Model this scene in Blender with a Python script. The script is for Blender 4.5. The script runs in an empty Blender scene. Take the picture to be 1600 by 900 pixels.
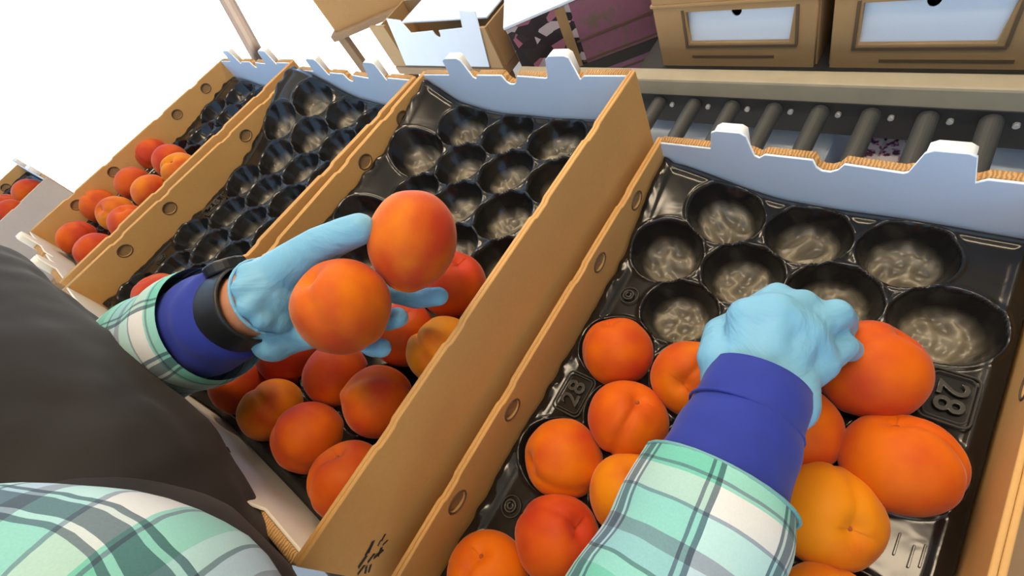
import bpy, bmesh, math, random
import numpy as np
from mathutils import Vector, Matrix, Euler, noise as mnoise
random.seed(7)
scene = bpy.context.scene
COL = scene.collection

# ------------------------------------------------------------------ camera
F_PX = 776.9
CAM = np.array([0.0953, -0.1348, 0.5171])
RC = np.array([[0.7568333630300562, 0.5200243030764019, -0.39595199811867865],
               [0.27679294512939445, -0.8037935805306451, -0.5265942892035321],
               [-0.592105502533854, 0.28894740716102585, -0.7522768571221483]])
cd = bpy.data.cameras.new('camera')
cd.sensor_width = 36.0
cd.lens = F_PX / 1600 * 36
cd.clip_start = 0.01
cam = bpy.data.objects.new('camera', cd)
COL.objects.link(cam)
m = Matrix.Identity(4)
for i in range(3):
    m[i][0] = RC[0][i]; m[i][1] = -RC[1][i]; m[i][2] = -RC[2][i]; m[i][3] = CAM[i]
cam.matrix_world = m
scene.camera = cam

# ------------------------------------------------------------------ world, sun, exposure
w = bpy.data.worlds.new('sky'); scene.world = w; w.use_nodes = True
bg = w.node_tree.nodes['Background']
bg.inputs[0].default_value = (0.42, 0.68, 1.0, 1); bg.inputs[1].default_value = 1.25
sd = bpy.data.lights.new('sun', 'SUN'); sd.energy = 24.0; sd.angle = 0.01; sd.color = (1.0, 0.95, 0.86)
sun = bpy.data.objects.new('sun', sd); COL.objects.link(sun)
sun.rotation_euler = (math.radians(-16), math.radians(-6), 0)
scene.view_settings.view_transform = 'Standard'
scene.view_settings.look = 'None'
scene.view_settings.exposure = 0.34
scene.view_settings.gamma = 1.0
scene.view_settings.use_curve_mapping = False

# ------------------------------------------------------------------ helpers
def ray(u, v):
    return RC.T @ np.array([(u - 800) / F_PX, (v - 450) / F_PX, 1.0])
def pt(u, v, d):                      # a point at depth d (metres) in front of the viewpoint
    return Vector(CAM + ray(u, v) * d)
def on(u, v, ax, val):
    d = ray(u, v); t = (val - CAM[ax]) / d[ax]
    return Vector(CAM + t * d)

def tag(o, label=None, cat=None, group=None, kind=None):
    if label: o['label'] = label
    if cat: o['category'] = cat
    if group: o['group'] = group
    if kind: o['kind'] = kind
    return o
def empty(name, loc=(0, 0, 0), rot=(0, 0, 0)):
    o = bpy.data.objects.new(name, None); COL.objects.link(o)
    o.location = loc; o.rotation_euler = rot; o.empty_display_size = 0.05
    return o
def obj(name, me, mat=None, parent=None, loc=(0, 0, 0), rot=(0, 0, 0), smooth=False):
    o = bpy.data.objects.new(name, me); COL.objects.link(o)
    if mat is not None and len(me.materials) == 0: me.materials.append(mat)
    o.parent = parent; o.location = loc; o.rotation_euler = rot
    if smooth:
        me.polygons.foreach_set('use_smooth', [True] * len(me.polygons))
    return o
def copy_tree(o, parent=None):
    c = o.copy(); COL.objects.link(c); c.parent = parent
    for ch in list(o.children): copy_tree(ch, c)
    return c
def bm_mesh(bm, name='mesh'):
    me = bpy.data.meshes.new(name); bm.to_mesh(me); bm.free(); return me
def box_mesh(x0, x1, y0, y1, z0, z1, bev=0.0, seg=2):
    bm = bmesh.new()
    bmesh.ops.create_cube(bm, size=1.0)
    for v in bm.verts:
        v.co = Vector(((x0 + x1) / 2 + v.co.x * (x1 - x0), (y0 + y1) / 2 + v.co.y * (y1 - y0), (z0 + z1) / 2 + v.co.z * (z1 - z0)))
    if bev > 0:
        bmesh.ops.bevel(bm, geom=list(bm.edges), offset=bev, segments=seg, affect='EDGES', profile=0.5)
    return bm_mesh(bm)
def cyl_mesh(a, b, r, seg=20, r2=None, bev=0.0):
    a = Vector(a); b = Vector(b); d = b - a
    bm = bmesh.new()
    bmesh.ops.create_cone(bm, cap_ends=True, segments=seg, radius1=r, radius2=r if r2 is None else r2, depth=d.length)
    if bev > 0:
        es = [e for e in bm.edges if abs(e.verts[0].co.z - e.verts[1].co.z) < 1e-6]
        bmesh.ops.bevel(bm, geom=es, offset=bev, segments=2, affect='EDGES', profile=0.5)
    M = Matrix.Translation((a + b) / 2) @ d.to_track_quat('Z', 'Y').to_matrix().to_4x4()
    bmesh.ops.transform(bm, matrix=M, verts=bm.verts)
    return bm_mesh(bm)
def eval_mesh(o):
    dg = bpy.context.evaluated_depsgraph_get()
    me = bpy.data.meshes.new_from_object(o.evaluated_get(dg))
    return me
def panel_mesh(outline, holes, thick, bevel=0.0006):
    """flat sheet in local XY with holes, centred on z=0, given thickness"""
    cu = bpy.data.curves.new('panel', 'CURVE'); cu.dimensions = '2D'; cu.fill_mode = 'BOTH'
    cu.extrude = thick / 2 - bevel; cu.bevel_depth = bevel; cu.bevel_resolution = 1
    for loop in [outline] + holes:
        s = cu.splines.new('POLY'); s.points.add(len(loop) - 1)
        for p, q in zip(s.points, loop): p.co = (q[0], q[1], 0, 1)
        s.use_cyclic_u = True
    o = bpy.data.objects.new('tmp', cu); COL.objects.link(o)
    me = eval_mesh(o)
    bpy.data.objects.remove(o); bpy.data.curves.remove(cu)
    me.materials.clear()
    return me
def xf(me, M):
    me.transform(M); me.update(); return me
def text_mesh(txt, size, extr):
    cu = bpy.data.curves.new('txt', 'FONT'); cu.body = txt; cu.size = size; cu.extrude = extr
    cu.align_x = 'CENTER'; cu.align_y = 'CENTER'; cu.resolution_u = 3; cu.bevel_depth = 0.0004; cu.fill_mode = 'BOTH'
    o = bpy.data.objects.new('tmp', cu); COL.objects.link(o)
    me = eval_mesh(o); bpy.data.objects.remove(o); bpy.data.curves.remove(cu); me.materials.clear()
    return me
def tube_mesh(pts, r, seg=8, closed=False):
    pts = [Vector(p) for p in pts]; n = len(pts)
    vs = []; fs = []
    up = Vector((0, 0, 1))
    for i, p in enumerate(pts):
        a = pts[(i - 1) % n] if (closed or i > 0) else pts[i]
        b = pts[(i + 1) % n] if (closed or i < n - 1) else pts[i]
        d = (b - a).normalized()
        s = d.cross(up)
        if s.length < 1e-4: s = d.cross(Vector((1, 0, 0)))
        s.normalize(); t = s.cross(d)
        rr = r[i] if isinstance(r, (list, tuple)) else r
        for k in range(seg):
            an = 2 * math.pi * k / seg
            vs.append(p + (s * math.cos(an) + t * math.sin(an)) * rr)
    m_ = n if closed else n - 1
    for i in range(m_):
        for k in range(seg):
            a = i * seg + k; b = i * seg + (k + 1) % seg
            c = ((i + 1) % n) * seg + (k + 1) % seg; d = ((i + 1) % n) * seg + k
            fs.append((a, b, c, d))
    if not closed:
        fs.append(tuple(range(seg - 1, -1, -1))); fs.append(tuple(range((n - 1) * seg, n * seg)))
    me = bpy.data.meshes.new('tube'); me.from_pydata(vs, [], fs); me.update()
    return me
ICO = None
def union_mesh(chains, voxel, smooth=6, ell=()):
    """chains: lists of (point, radius); grown into one continuous surface"""
    global ICO
    if ICO is None:
        bm = bmesh.new(); bmesh.ops.create_icosphere(bm, subdivisions=3, radius=1.0)
        bm.verts.ensure_lookup_table()
        ICO = (np.array([v.co[:] for v in bm.verts]), np.array([[v.index for v in f.verts] for f in bm.faces])); bm.free()
    IV, IF = ICO; V = []; Fc = []; cnt = 0
    def add(v):
        nonlocal cnt
        V.append(v); Fc.append(IF + cnt); cnt += len(IV)
    def sph(p, r): add(IV * r + np.array(p[:]))
    for ch in chains:
        for i, (p, r) in enumerate(ch):
            sph(Vector(p), r)
            if i:
                q, r0 = ch[i - 1]; q = Vector(q); d = Vector(p) - q
                if d.length < 1e-5: continue
                n = max(2, int(d.length / (0.30 * min(r, r0))))
                for k in range(1, n):
                    f = k / n; sph(q + d * f, r0 + (r - r0) * f)
    for (c, rad, rotm) in ell:
        add((IV * np.array(rad)) @ np.array(rotm).T + np.array(c[:]))
    V = np.concatenate(V).astype(np.float32); Fc = np.concatenate(Fc).astype(np.int32)
    me = bpy.data.meshes.new('u'); me.vertices.add(len(V)); me.vertices.foreach_set('co', V.ravel())
    me.loops.add(Fc.size); me.loops.foreach_set('vertex_index', Fc.ravel())
    me.polygons.add(len(Fc)); me.polygons.foreach_set('loop_start', np.arange(0, Fc.size, 3, dtype=np.int32))
    me.update(calc_edges=True)
    o = bpy.data.objects.new('tmp', me); COL.objects.link(o)
    md = o.modifiers.new('r', 'REMESH'); md.mode = 'VOXEL'; md.voxel_size = voxel
    if smooth:
        sm = o.modifiers.new('s', 'SMOOTH'); sm.factor = 0.5; sm.iterations = smooth
    me = eval_mesh(o); bpy.data.objects.remove(o); me.materials.clear()
    me.polygons.foreach_set('use_smooth', [True] * len(me.polygons))
    return me
def loft_mesh(path, radii, seg=48, nsub=6, wr=0.0, wf=60.0, seed=0, ell=None, cap=False, ref=Vector((0, 0, 1)), thick=0.0):
    """sleeve-like tube along a smooth path with UVs (u round, v along in metres) and fabric folds"""
    P = [Vector(p) for p in path]
    pts = []; rr = []
    n = len(P)
    for i in range(n - 1):
        p0 = P[max(i - 1, 0)]; p1 = P[i]; p2 = P[i + 1]; p3 = P[min(i + 2, n - 1)]
        for k in range(nsub):
            t = k / nsub; t2 = t * t; t3 = t2 * t
            pts.append(0.5 * ((2 * p1) + (-p0 + p2) * t + (2 * p0 - 5 * p1 + 4 * p2 - p3) * t2 + (-p0 + 3 * p1 - 3 * p2 + p3) * t3))
            s = t * t * (3 - 2 * t); rr.append(radii[i] * (1 - s) + radii[i + 1] * s)
    pts.append(P[-1]); rr.append(radii[-1])
    bm = bmesh.new(); uvl = bm.loops.layers.uv.new('UVMap')
    rings = []; L = 0; Ls = []
    for i, p in enumerate(pts):
        d = (pts[min(i + 1, len(pts) - 1)] - pts[max(i - 1, 0)]).normalized()
        s = d.cross(ref).normalized(); t = s.cross(d)
        if i: L += (p - pts[i - 1]).length
        Ls.append(L)
        ring = []
        for k in range(seg):
            a = 2 * math.pi * k / seg
            e = (1.0, 1.0) if ell is None else ell
            q = p + (s * math.cos(a) * e[0] + t * math.sin(a) * e[1]) * rr[i]
            if wr:
                nv = mnoise.noise(Vector((q.x * wf * 0.5, q.y * wf * 0.5, q.z * wf * 0.5)) + Vector((seed, 0, 0)))
                nv2 = math.sin(L * wf * 3.1 + 3.5 * mnoise.noise(q * wf * 0.35 + Vector((0, seed, 0))))
                q = q + (q - p).normalized() * wr * (0.9 * nv + 0.45 * nv2)
            ring.append(bm.verts.new(q))
        rings.append(ring)
    for i in range(len(rings) - 1):
        for k in range(seg):
            f = bm.faces.new((rings[i][k], rings[i][(k + 1) % seg], rings[i + 1][(k + 1) % seg], rings[i + 1][k]))
            f.smooth = True
            uv = [(k / seg, Ls[i]), ((k + 1) / seg, Ls[i]), ((k + 1) / seg, Ls[i + 1]), (k / seg, Ls[i + 1])]
            for lp, c in zip(f.loops, uv): lp[uvl].uv = c
    if cap:
        for r_ in (rings[0], rings[-1]):
            try: bm.faces.new(r_)
            except Exception: pass
    bmesh.ops.recalc_face_normals(bm, faces=bm.faces)
    me = bm_mesh(bm)
    return me

# ------------------------------------------------------------------ materials
class NT:
    def __init__(s, name):
        s.m = bpy.data.materials.new(name); s.m.use_nodes = True
        s.t = s.m.node_tree; s.b = s.t.nodes['Principled BSDF']
    def n(s, typ, **kw):
        nd = s.t.nodes.new(typ)
        for k, v in kw.items(): setattr(nd, k, v)
        return nd
    def l(s, a, b): s.t.links.new(a, b)
    def noise(s, scale, detail=4, rough=0.55, coord='Object', dist=0.0):
        tc = s.n('ShaderNodeTexCoord'); nz = s.n('ShaderNodeTexNoise')
        nz.inputs['Scale'].default_value = scale; nz.inputs['Detail'].default_value = detail
        nz.inputs['Roughness'].default_value = rough; nz.inputs['Distortion'].default_value = dist
        s.l(tc.outputs[coord], nz.inputs['Vector']); return nz
    def ramp(s, fac, stops, interp='LINEAR'):
        r = s.n('ShaderNodeValToRGB'); r.color_ramp.interpolation = interp
        els = r.color_ramp.elements
        while len(els) < len(stops): els.new(0.5)
        for e, (p, c) in zip(els, stops): e.position = p; e.color = (*c, 1)
        s.l(fac, r.inputs[0]); return r
    def mix(s, fac, a, b, mode='MIX'):
        x = s.n('ShaderNodeMix', data_type='RGBA', blend_type=mode)
        for sock, val in ((0, fac), (6, a), (7, b)):
            if hasattr(val, 'links') or hasattr(val, 'is_linked'): s.l(val, x.inputs[sock])
            elif isinstance(val, (int, float)): x.inputs[sock].default_value = val
            else: x.inputs[sock].default_value = (*val, 1)
        return x.outputs[2]
    def math(s, op, a, b=None):
        x = s.n('ShaderNodeMath', operation=op)
        for i, v in enumerate((a, b)):
            if v is None: continue
            if isinstance(v, (int, float)): x.inputs[i].default_value = v
            else: s.l(v, x.inputs[i])
        return x.outputs[0]
    def bump(s, h, strength=0.2, dist=0.002):
        b = s.n('ShaderNodeBump'); b.inputs['Strength'].default_value = strength; b.inputs['Distance'].default_value = dist
        s.l(h, b.inputs['Height']); s.l(b.outputs[0], s.b.inputs['Normal']); return b
    def set(s, **kw):
        for k, v in kw.items():
            k = k.replace('_', ' ')
            if isinstance(v, (int, float)): s.b.inputs[k].default_value = v
            elif isinstance(v, tuple): s.b.inputs[k].default_value = v if (len(v) == 4 or 'Radius' in k) else (*v, 1)
            else: s.l(v, s.b.inputs[k])
        return s.m
def simple(name, col, rough=0.6, var=0.12, scale=30, bump=0.0, **kw):
    t = NT(name); nz = t.noise(scale)
    c = t.mix(nz.outputs[0], tuple(x * (1 - var) for x in col), tuple(min(1, x * (1 + var)) for x in col))
    if bump: t.bump(nz.outputs[0], bump)
    return t.set(Base_Color=c, Roughness=rough, **kw)

def mat_cardboard(name, c1, c2):
    t = NT(name)
    a = t.noise(9, 5); b = t.noise(260, 3)
    c = t.mix(a.outputs[0], c1, c2)
    c = t.mix(0.12, c, b.outputs[0], 'SOFT_LIGHT')
    t.bump(b.outputs[0], 0.08, 0.001)
    return t.set(Base_Color=c, Roughness=0.72)
M = {}
M['card'] = mat_cardboard('cardboard', (0.56, 0.305, 0.095), (0.67, 0.385, 0.13))
M['card_dark'] = mat_cardboard('cardboard_dark_tan', (0.30, 0.18, 0.075), (0.36, 0.22, 0.095))  # darker tan board for flaps, strips and the brown carton
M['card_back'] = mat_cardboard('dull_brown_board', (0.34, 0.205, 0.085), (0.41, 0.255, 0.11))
M['card_white'] = mat_cardboard('white_coated_board', (0.68, 0.78, 0.90), (0.74, 0.83, 0.94))
M['card_cap'] = mat_cardboard('white_tab_board', (0.76, 0.78, 0.78), (0.82, 0.83, 0.82))
M['card_warm_lit'] = mat_cardboard('warm_lit_white_board', (0.76, 0.70, 0.58), (0.82, 0.76, 0.64))  # copy of the white board, warm lamp light tinted into its colour
M['card_grey'] = mat_cardboard('printed_grey_board', (0.42, 0.38, 0.36), (0.50, 0.46, 0.43))
def mat_corr():
    t = NT('corrugated_edge')
    tc = t.n('ShaderNodeTexCoord'); wv = t.n('ShaderNodeTexWave'); wv.wave_type = 'BANDS'; wv.bands_direction = 'X'
    wv.inputs['Scale'].default_value = 95; wv.inputs['Distortion'].default_value = 4.0; wv.inputs['Detail'].default_value = 2; wv.inputs['Detail Scale'].default_value = 2.0
    t.l(tc.outputs['Object'], wv.inputs['Vector'])
    c = t.mix(wv.outputs[1] if len(wv.outputs) > 1 else wv.outputs[0], (0.30, 0.155, 0.05), (0.58, 0.33, 0.12))
    t.bump(wv.outputs[0], 0.35, 0.0015)
    return t.set(Base_Color=c, Roughness=0.8)
M['corr'] = mat_corr()
def mat_plastic():
    t = NT('black_tray_plastic')
    a = t.noise(26, 2, 0.5, dist=0.8)
    at = t.n('ShaderNodeAttribute'); at.attribute_name = 'cup_glint'
    c = t.mix(at.outputs['Fac'], (0.010, 0.0095, 0.009), (0.21, 0.185, 0.135))  # beige reflections on the cup bottoms painted into the base colour
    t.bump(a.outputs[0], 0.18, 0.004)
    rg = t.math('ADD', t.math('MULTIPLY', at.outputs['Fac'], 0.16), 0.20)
    return t.set(Base_Color=c, Roughness=rg, Specular_IOR_Level=0.42)
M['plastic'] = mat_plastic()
M['emboss'] = simple('embossed_tray_plastic', (0.05, 0.048, 0.042), 0.16, 0.05)
def mat_peach():
    t = NT('peach_skin')
    oi = t.n('ShaderNodeObjectInfo'); sp = t.n('ShaderNodeSeparateColor'); t.l(oi.outputs['Color'], sp.inputs[0])
    tc = t.n('ShaderNodeTexCoord'); ad = t.n('ShaderNodeVectorMath', operation='ADD')
    cb = t.n('ShaderNodeCombineXYZ'); rm = t.math('MULTIPLY', oi.outputs['Random'], 37.0)
    t.l(rm, cb.inputs[0]); t.l(rm, cb.inputs[1]); t.l(tc.outputs['Object'], ad.inputs[0]); t.l(cb.outputs[0], ad.inputs[1])
    def nz(sc, de, ro=0.5):
        x = t.n('ShaderNodeTexNoise'); x.inputs['Scale'].default_value = sc; x.inputs['Detail'].default_value = de; x.inputs['Roughness'].default_value = ro
        t.l(ad.outputs[0], x.inputs['Vector']); return x.outputs[0]
    big = nz(0.85, 1); mid = nz(3.0, 3, 0.5); fine = nz(900, 2)
    # R = blush, G = yellow ground colour
    f = t.math('ADD', t.math('MULTIPLY', big, 2.6), t.math('MULTIPLY', mid, 0.6))
    f = t.math('SUBTRACT', t.math('ADD', f, t.math('MULTIPLY', sp.outputs[0], 1.25)), 1.62)
    cl = t.n('ShaderNodeClamp'); t.l(f, cl.inputs[0])
    ground = t.mix(sp.outputs[1], (0.66, 0.115, 0.003), (0.70, 0.255, 0.006))
    c = t.mix(cl.outputs[0], ground, (0.47, 0.044, 0.012))
    return t.set(Base_Color=c, Roughness=0.55, Sheen_Weight=0.22, Sheen_Roughness=0.35, Sheen_Tint=(1.0, 0.75, 0.66, 1), Specular_IOR_Level=0.14,
                 Subsurface_Weight=0.03, Subsurface_Radius=(0.6, 0.2, 0.1), Subsurface_Scale=0.01)
M['peach'] = mat_peach()
M['pit'] = simple('stem_scar', (0.34, 0.07, 0.015), 0.8)
def mat_glove():
    t = NT('blue_nitrile')
    a = t.noise(16, 3, 0.5, dist=2.5); b = t.noise(9, 2)
    c = t.mix(b.outputs[0], (0.17, 0.42, 0.60), (0.22, 0.48, 0.66))
    t.bump(a.outputs[0], 0.6, 0.006)
    return t.set(Base_Color=c, Roughness=0.5, Specular_IOR_Level=0.25, Subsurface_Weight=0.06, Subsurface_Radius=(0.2, 0.5, 0.7), Subsurface_Scale=0.01)
M['glove'] = mat_glove()
M['cuff'] = simple('blue_knit', (0.014, 0.030, 0.28), 0.85, 0.2, 60, 0.2, Sheen_Weight=0.1)
M['vest'] = simple('charcoal_vest_cloth', (0.0135, 0.0105, 0.0095), 0.85, 0.2, 14, 0.25, Sheen_Weight=0.06)
M['skin'] = simple('skin', (0.55, 0.24, 0.13), 0.5, 0.1, 40)
M['watch'] = simple('watch_black', (0.012, 0.012, 0.012), 0.4, 0.1)
M['watch_glass'] = simple('watch_glass', (0.01, 0.01, 0.012), 0.08, 0.0)
M['watch_metal'] = simple('watch_buckle', (0.45, 0.45, 0.45), 0.25, 0.05, Metallic=1.0)
def mat_plaid(name, mu=6.0, mv=9.0, ou=0.0, ov=0.0):
    t = NT(name)
    uv = t.n('ShaderNodeUVMap'); sp = t.n('ShaderNodeSeparateXYZ'); t.l(uv.outputs[0], sp.inputs[0])
    wob = t.noise(14, 2)
    wu = t.math('MULTIPLY', t.math('SUBTRACT', wob.outputs[0], 0.5), 0.10)
    fu = t.math('FRACT', t.math('ADD', t.math('ADD', t.math('MULTIPLY', sp.outputs[0], mu), ou), wu))
    fv = t.math('FRACT', t.math('ADD', t.math('ADD', t.math('MULTIPLY', sp.outputs[1], mv), ov), wu))
    W = (0.66, 0.68, 0.67); A = (0.42, 0.66, 0.66); G = (0.26, 0.58, 0.50); S = (0.16, 0.26, 0.29); LB = (0.42, 0.58, 0.68); LV = (0.26, 0.33, 0.40)
    rv = t.ramp(fv, [(0.0, G), (0.11, S), (0.135, G), (0.16, W), (0.34, LV), (0.365, A), (0.56, LV), (0.66, LB), (0.80, S), (0.825, A), (0.93, G)], 'CONSTANT')
    D = (0.20, 0.27, 0.31); DG = (0.55, 0.82, 0.74)
    ru = t.ramp(fu, [(0.0, (1, 1, 1)), (0.32, D), (0.345, (.8, .9, .9)), (0.37, D), (0.45, (.8, .9, .9)), (0.475, D), (0.50, DG), (0.86, D), (0.88, DG), (0.91, D), (0.94, (1, 1, 1))], 'CONSTANT')
    c = t.mix(1.0, rv.outputs[0], ru.outputs[0], 'MULTIPLY')
    th = t.noise(700, 1)
    c = t.mix(0.15, c, th.outputs[0], 'SOFT_LIGHT')
    fo = t.noise(22, 3)
    t.bump(fo.outputs[0], 0.25, 0.004)
    return t.set(Base_Color=c, Roughness=0.85, Sheen_Weight=0.1)
M['plaid'] = mat_plaid('plaid_cotton', 3.0, 10.5, 0.10, 0.0)
M['plaid_big'] = mat_plaid('plaid_cotton_shoulder', 5.0, 8.0, 0.55, 0.2)
M['eye'] = simple('eye_white', (0.75, 0.73, 0.70), 0.2, 0.02)
M['lip'] = simple('lips', (0.45, 0.16, 0.12), 0.5, 0.05)
M['hair'] = simple('dark_hair', (0.03, 0.02, 0.015), 0.6, 0.3, 80, 0.4)
M['plaid_plain'] = simple('green_shirt_cloth', (0.25, 0.48, 0.42), 0.85, 0.25, 20)
M['denim'] = simple('denim', (0.05, 0.07, 0.13), 0.85, 0.2, 40)
M['shoe'] = simple('shoe_leather', (0.03, 0.025, 0.02), 0.5)
M['hem'] = simple('teal_hem', (0.16, 0.36, 0.36), 0.85)
M['steel'] = simple('roller_steel', (0.085, 0.088, 0.086), 0.42, 0.12, 25, 0.05, Metallic=0.35)
M['rail'] = simple('painted_rail', (0.36, 0.31, 0.21), 0.6, 0.15, 18, 0.1)
M['dark'] = simple('dark_steel', (0.02, 0.019, 0.018), 0.6)
M['bolt'] = simple('zinc_bolt', (0.7, 0.7, 0.68), 0.3, 0.05, Metallic=0.6)
M['wood'] = simple('bench_wood', (0.30, 0.19, 0.10), 0.7, 0.2, 12, 0.15)
M['post'] = simple('post_timber', (0.085, 0.058, 0.042), 0.75, 0.15, 12, 0.1)
M['frame_line'] = simple('board_line_brown', (0.12, 0.075, 0.04), 0.8)  # dark brown for hole rims, window edges and print lines
M['print_black'] = simple('black_print', (0.03, 0.025, 0.02), 0.7)
def mat_ground(name, c1, c2):
    t = NT(name); a = t.noise(1.2, 6); b = t.noise(40, 4)
    c = t.mix(a.outputs[0], c1, c2); t.bump(b.outputs[0], 0.15, 0.003)
    return t.set(Base_Color=c, Roughness=0.85)
M['floor'] = mat_ground('concrete', (0.40, 0.38, 0.35), (0.50, 0.48, 0.45))
M['yard'] = mat_ground('pale_gravel', (0.60, 0.57, 0.52), (0.70, 0.67, 0.62))
M['roof'] = simple('roof_sheet', (0.30, 0.28, 0.26), 0.7)
def mat_print():
    t = NT('purple_print_board')
    tc = t.n('ShaderNodeTexCoord'); mp = t.n('ShaderNodeMapping'); t.l(tc.outputs['Object'], mp.inputs[0])
    mp.inputs['Scale'].default_value = (1, 1, 1.6)
    v = t.n('ShaderNodeTexVoronoi'); v.inputs['Scale'].default_value = 24; t.l(mp.outputs[0], v.inputs['Vector'])
    nz = t.noise(22, 3, 0.6)
    sp = t.n('ShaderNodeSeparateColor'); t.l(v.outputs['Color'], sp.inputs[0])
    c1 = t.ramp(sp.outputs[0], [(0, (0.02, 0.012, 0.016)), (0.4, (0.34, 0.12, 0.18)), (0.62, (0.46, 0.38, 0.40)), (0.82, (0.03, 0.02, 0.02))], 'CONSTANT')
    sx = t.n('ShaderNodeSeparateXYZ'); t.l(tc.outputs['Object'], sx.inputs[0])
    gt = t.math('GREATER_THAN', sx.outputs[0], 0.20)
    st = t.ramp(nz.outputs[0], [(0, (0.18, 0.07, 0.105)), (0.5, (0.25, 0.10, 0.15)), (0.62, (0.17, 0.11, 0.085))], 'LINEAR')
    c = t.mix(gt, c1.outputs[0], st.outputs[0])
    return t.set(Base_Color=c, Roughness=0.55)
M['print'] = mat_print()
def mat_pinkprint():
    t = NT('pink_white_print'); nz = t.noise(60, 2, 0.5)
    c = t.ramp(nz.outputs[0], [(0, (0.10, 0.04, 0.08)), (0.40, (0.60, 0.30, 0.45)), (0.46, (0.80, 0.74, 0.77))], 'CONSTANT')
    return t.set(Base_Color=c.outputs[0], Roughness=0.6)
M['pinkprint'] = mat_pinkprint()

# ------------------------------------------------------------------ setting
FLOOR = -1.10
o = obj('floor', box_mesh(-3.2, 6, -5, 6, FLOOR - 0.1, FLOOR), M['floor']); tag(o, 'grey concrete floor of the packing shed', kind='structure')
o = obj('ground', box_mesh(-80, -3.2, -60, 80, FLOOR - 0.12, FLOOR - 0.005), M['yard']); tag(o, 'pale sunlit yard outside the shed', kind='structure')
o = obj('ceiling', box_mesh(-3.0, 6, -1.5, 6, 2.5, 2.56), M['roof']); tag(o, 'unseen sheet roof shading the packing shed', kind='structure')  # out of view; edges set to shade the boxes and admit skylight
o = obj('wall_right', box_mesh(5.9, 6, -5, 6, FLOOR, 2.5), M['roof']); tag(o, 'dim shed wall on the right', kind='structure')
o = obj('wall_back', box_mesh(-1.0, 6, 5.9, 6, FLOOR, 2.5), M['roof']); tag(o, 'dim shed wall behind the conveyors', kind='structure')

def lamp(x, y, z, e, col, label, sx=1.2, sy=0.22):  # unseen lamp added to warm the scene, housing and hanger invented
    r = empty('fill_lamp', (x, y, z)); tag(r, label, 'lamp', 'added fill lamps under the shed roof')
    obj('housing', box_mesh(-sx / 2 - .02, sx / 2 + .02, -sy / 2 - .02, sy / 2 + .02, 0.01, 0.06, 0.01), M['steel'], r)
    obj('hanger', box_mesh(-.01, .01, -.01, .01, 0.06, 2.5 - z, 0.002), M['steel'], r)
    ld = bpy.data.lights.new('fill_light', 'AREA'); ld.shape = 'RECTANGLE'; ld.size = sx; ld.size_y = sy; ld.energy = e; ld.color = col
    lo = bpy.data.objects.new('fill_light', ld); COL.objects.link(lo); lo.parent = r
    return r
lamp(0.15, 0.25, 2.0, 21, (1.0, 0.80, 0.56), 'added unseen fill lamp over the roller conveyor')
lamp(-0.9, 1.5, 2.0, 30, (1.0, 0.78, 0.52), 'added unseen fill lamp behind the conveyors')  # added to warm the near end panels
lamp(0.75, -0.85, 2.0, 4, (1.0, 0.84, 0.62), 'added unseen fill lamp behind the packer')

# ------------------------------------------------------------------ fruit boxes
BW, BL, BH, BT = 0.1875, 0.2945, 0.062, 0.009
BZ = -0.115                                   # box floor below the tray plane
CP, RP = 0.09, 0.0689
def cup_xy(c, r): return (c - 1.5) * CP, BL - 0.05 - r * RP
BOXES = [((0, 0, 0), (0, 0, 0)),
         ((-0.4077, 0.0121, 0.0905), (-0.0191, -0.021, 0.0025)),
         ((-0.8139, -0.0002, 0.0962), (-0.037, 0.0091, -0.0289)),
         ((-1.2178, 0.0168, 0.1043), (-0.0299, -0.0103, -0.0182))]
def box_matrix(i):
    l, r = BOXES[i]
    return Matrix.Translation(l) @ Matrix.Rotation(r[2], 4, 'Z') @ Matrix.Rotation(r[1], 4, 'Y') @ Matrix.Rotation(r[0], 4, 'X')

def oval(cx, cy, rx, ry, n=18):
    return [(cx + rx * math.cos(2 * math.pi * k / n), cy + ry * math.sin(2 * math.pi * k / n)) for k in range(n)]
HOLE_Y = [0.217, 0.118, -0.085, -0.193]
HOLE_Z = 0.041
def side_outline(notches=True):
    top = BH; L = BL + BT
    pts = [(-L, BZ), (L, BZ), (L, top)]
    if notches:
        for y in (0.2, 0.085, -0.075, -0.185):
            pts += [(y + .016, top), (y + .010, top - .0022), (y - .010, top - .0022), (y - .014, top)]
    pts += [(-L, top)]
    return pts
def make_side_meshes():
    inner = panel_mesh(side_outline(), [oval(y, HOLE_Z, 0.0125, 0.0105) for y in HOLE_Y], 0.0042, 0.0012)
    outer = panel_mesh(side_outline(), [], 0.0042, 0.0012)
    for me in (inner, outer):                      # local XY -> YZ plane
        xf(me, Matrix(((0, 0, 1, 0), (1, 0, 0, 0), (0, 1, 0, 0), (0, 0, 0, 1))))
    return inner, outer
INNER, OUTER = make_side_meshes()
INNER.materials.append(M['card']); OUTER.materials.append(M['card'])
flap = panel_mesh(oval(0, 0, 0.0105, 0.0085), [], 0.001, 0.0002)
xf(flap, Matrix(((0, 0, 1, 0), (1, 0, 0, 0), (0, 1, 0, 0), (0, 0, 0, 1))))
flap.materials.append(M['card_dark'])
def end_outline():
    T = 0.029; h = BH
    P = [(-BW, BZ), (BW, BZ), (BW, h)]
    # tab on the right, hooked slot beside it
    P += [(0.128, h), (0.120, h - .006), (0.114, h + T * .9), (0.108, h + T), (0.084, h + T), (0.078, h + T * .85), (0.070, h - 0.002), (0.066, h - .004)]
    P += [(0.016, h - 0.001), (0.011, h - .010), (0.004, h - .0145), (-.004, h - .0145), (-.010, h - .010), (-.014, h)]
    P += [(-0.062, h), (-0.068, h - .006), (-0.074, h - .003), (-0.082, h + T * .85), (-0.088, h + T), (-0.114, h + T), (-0.120, h + T * .9), (-0.123, h)]
    P += [(-BW, h)]
    return P
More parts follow.
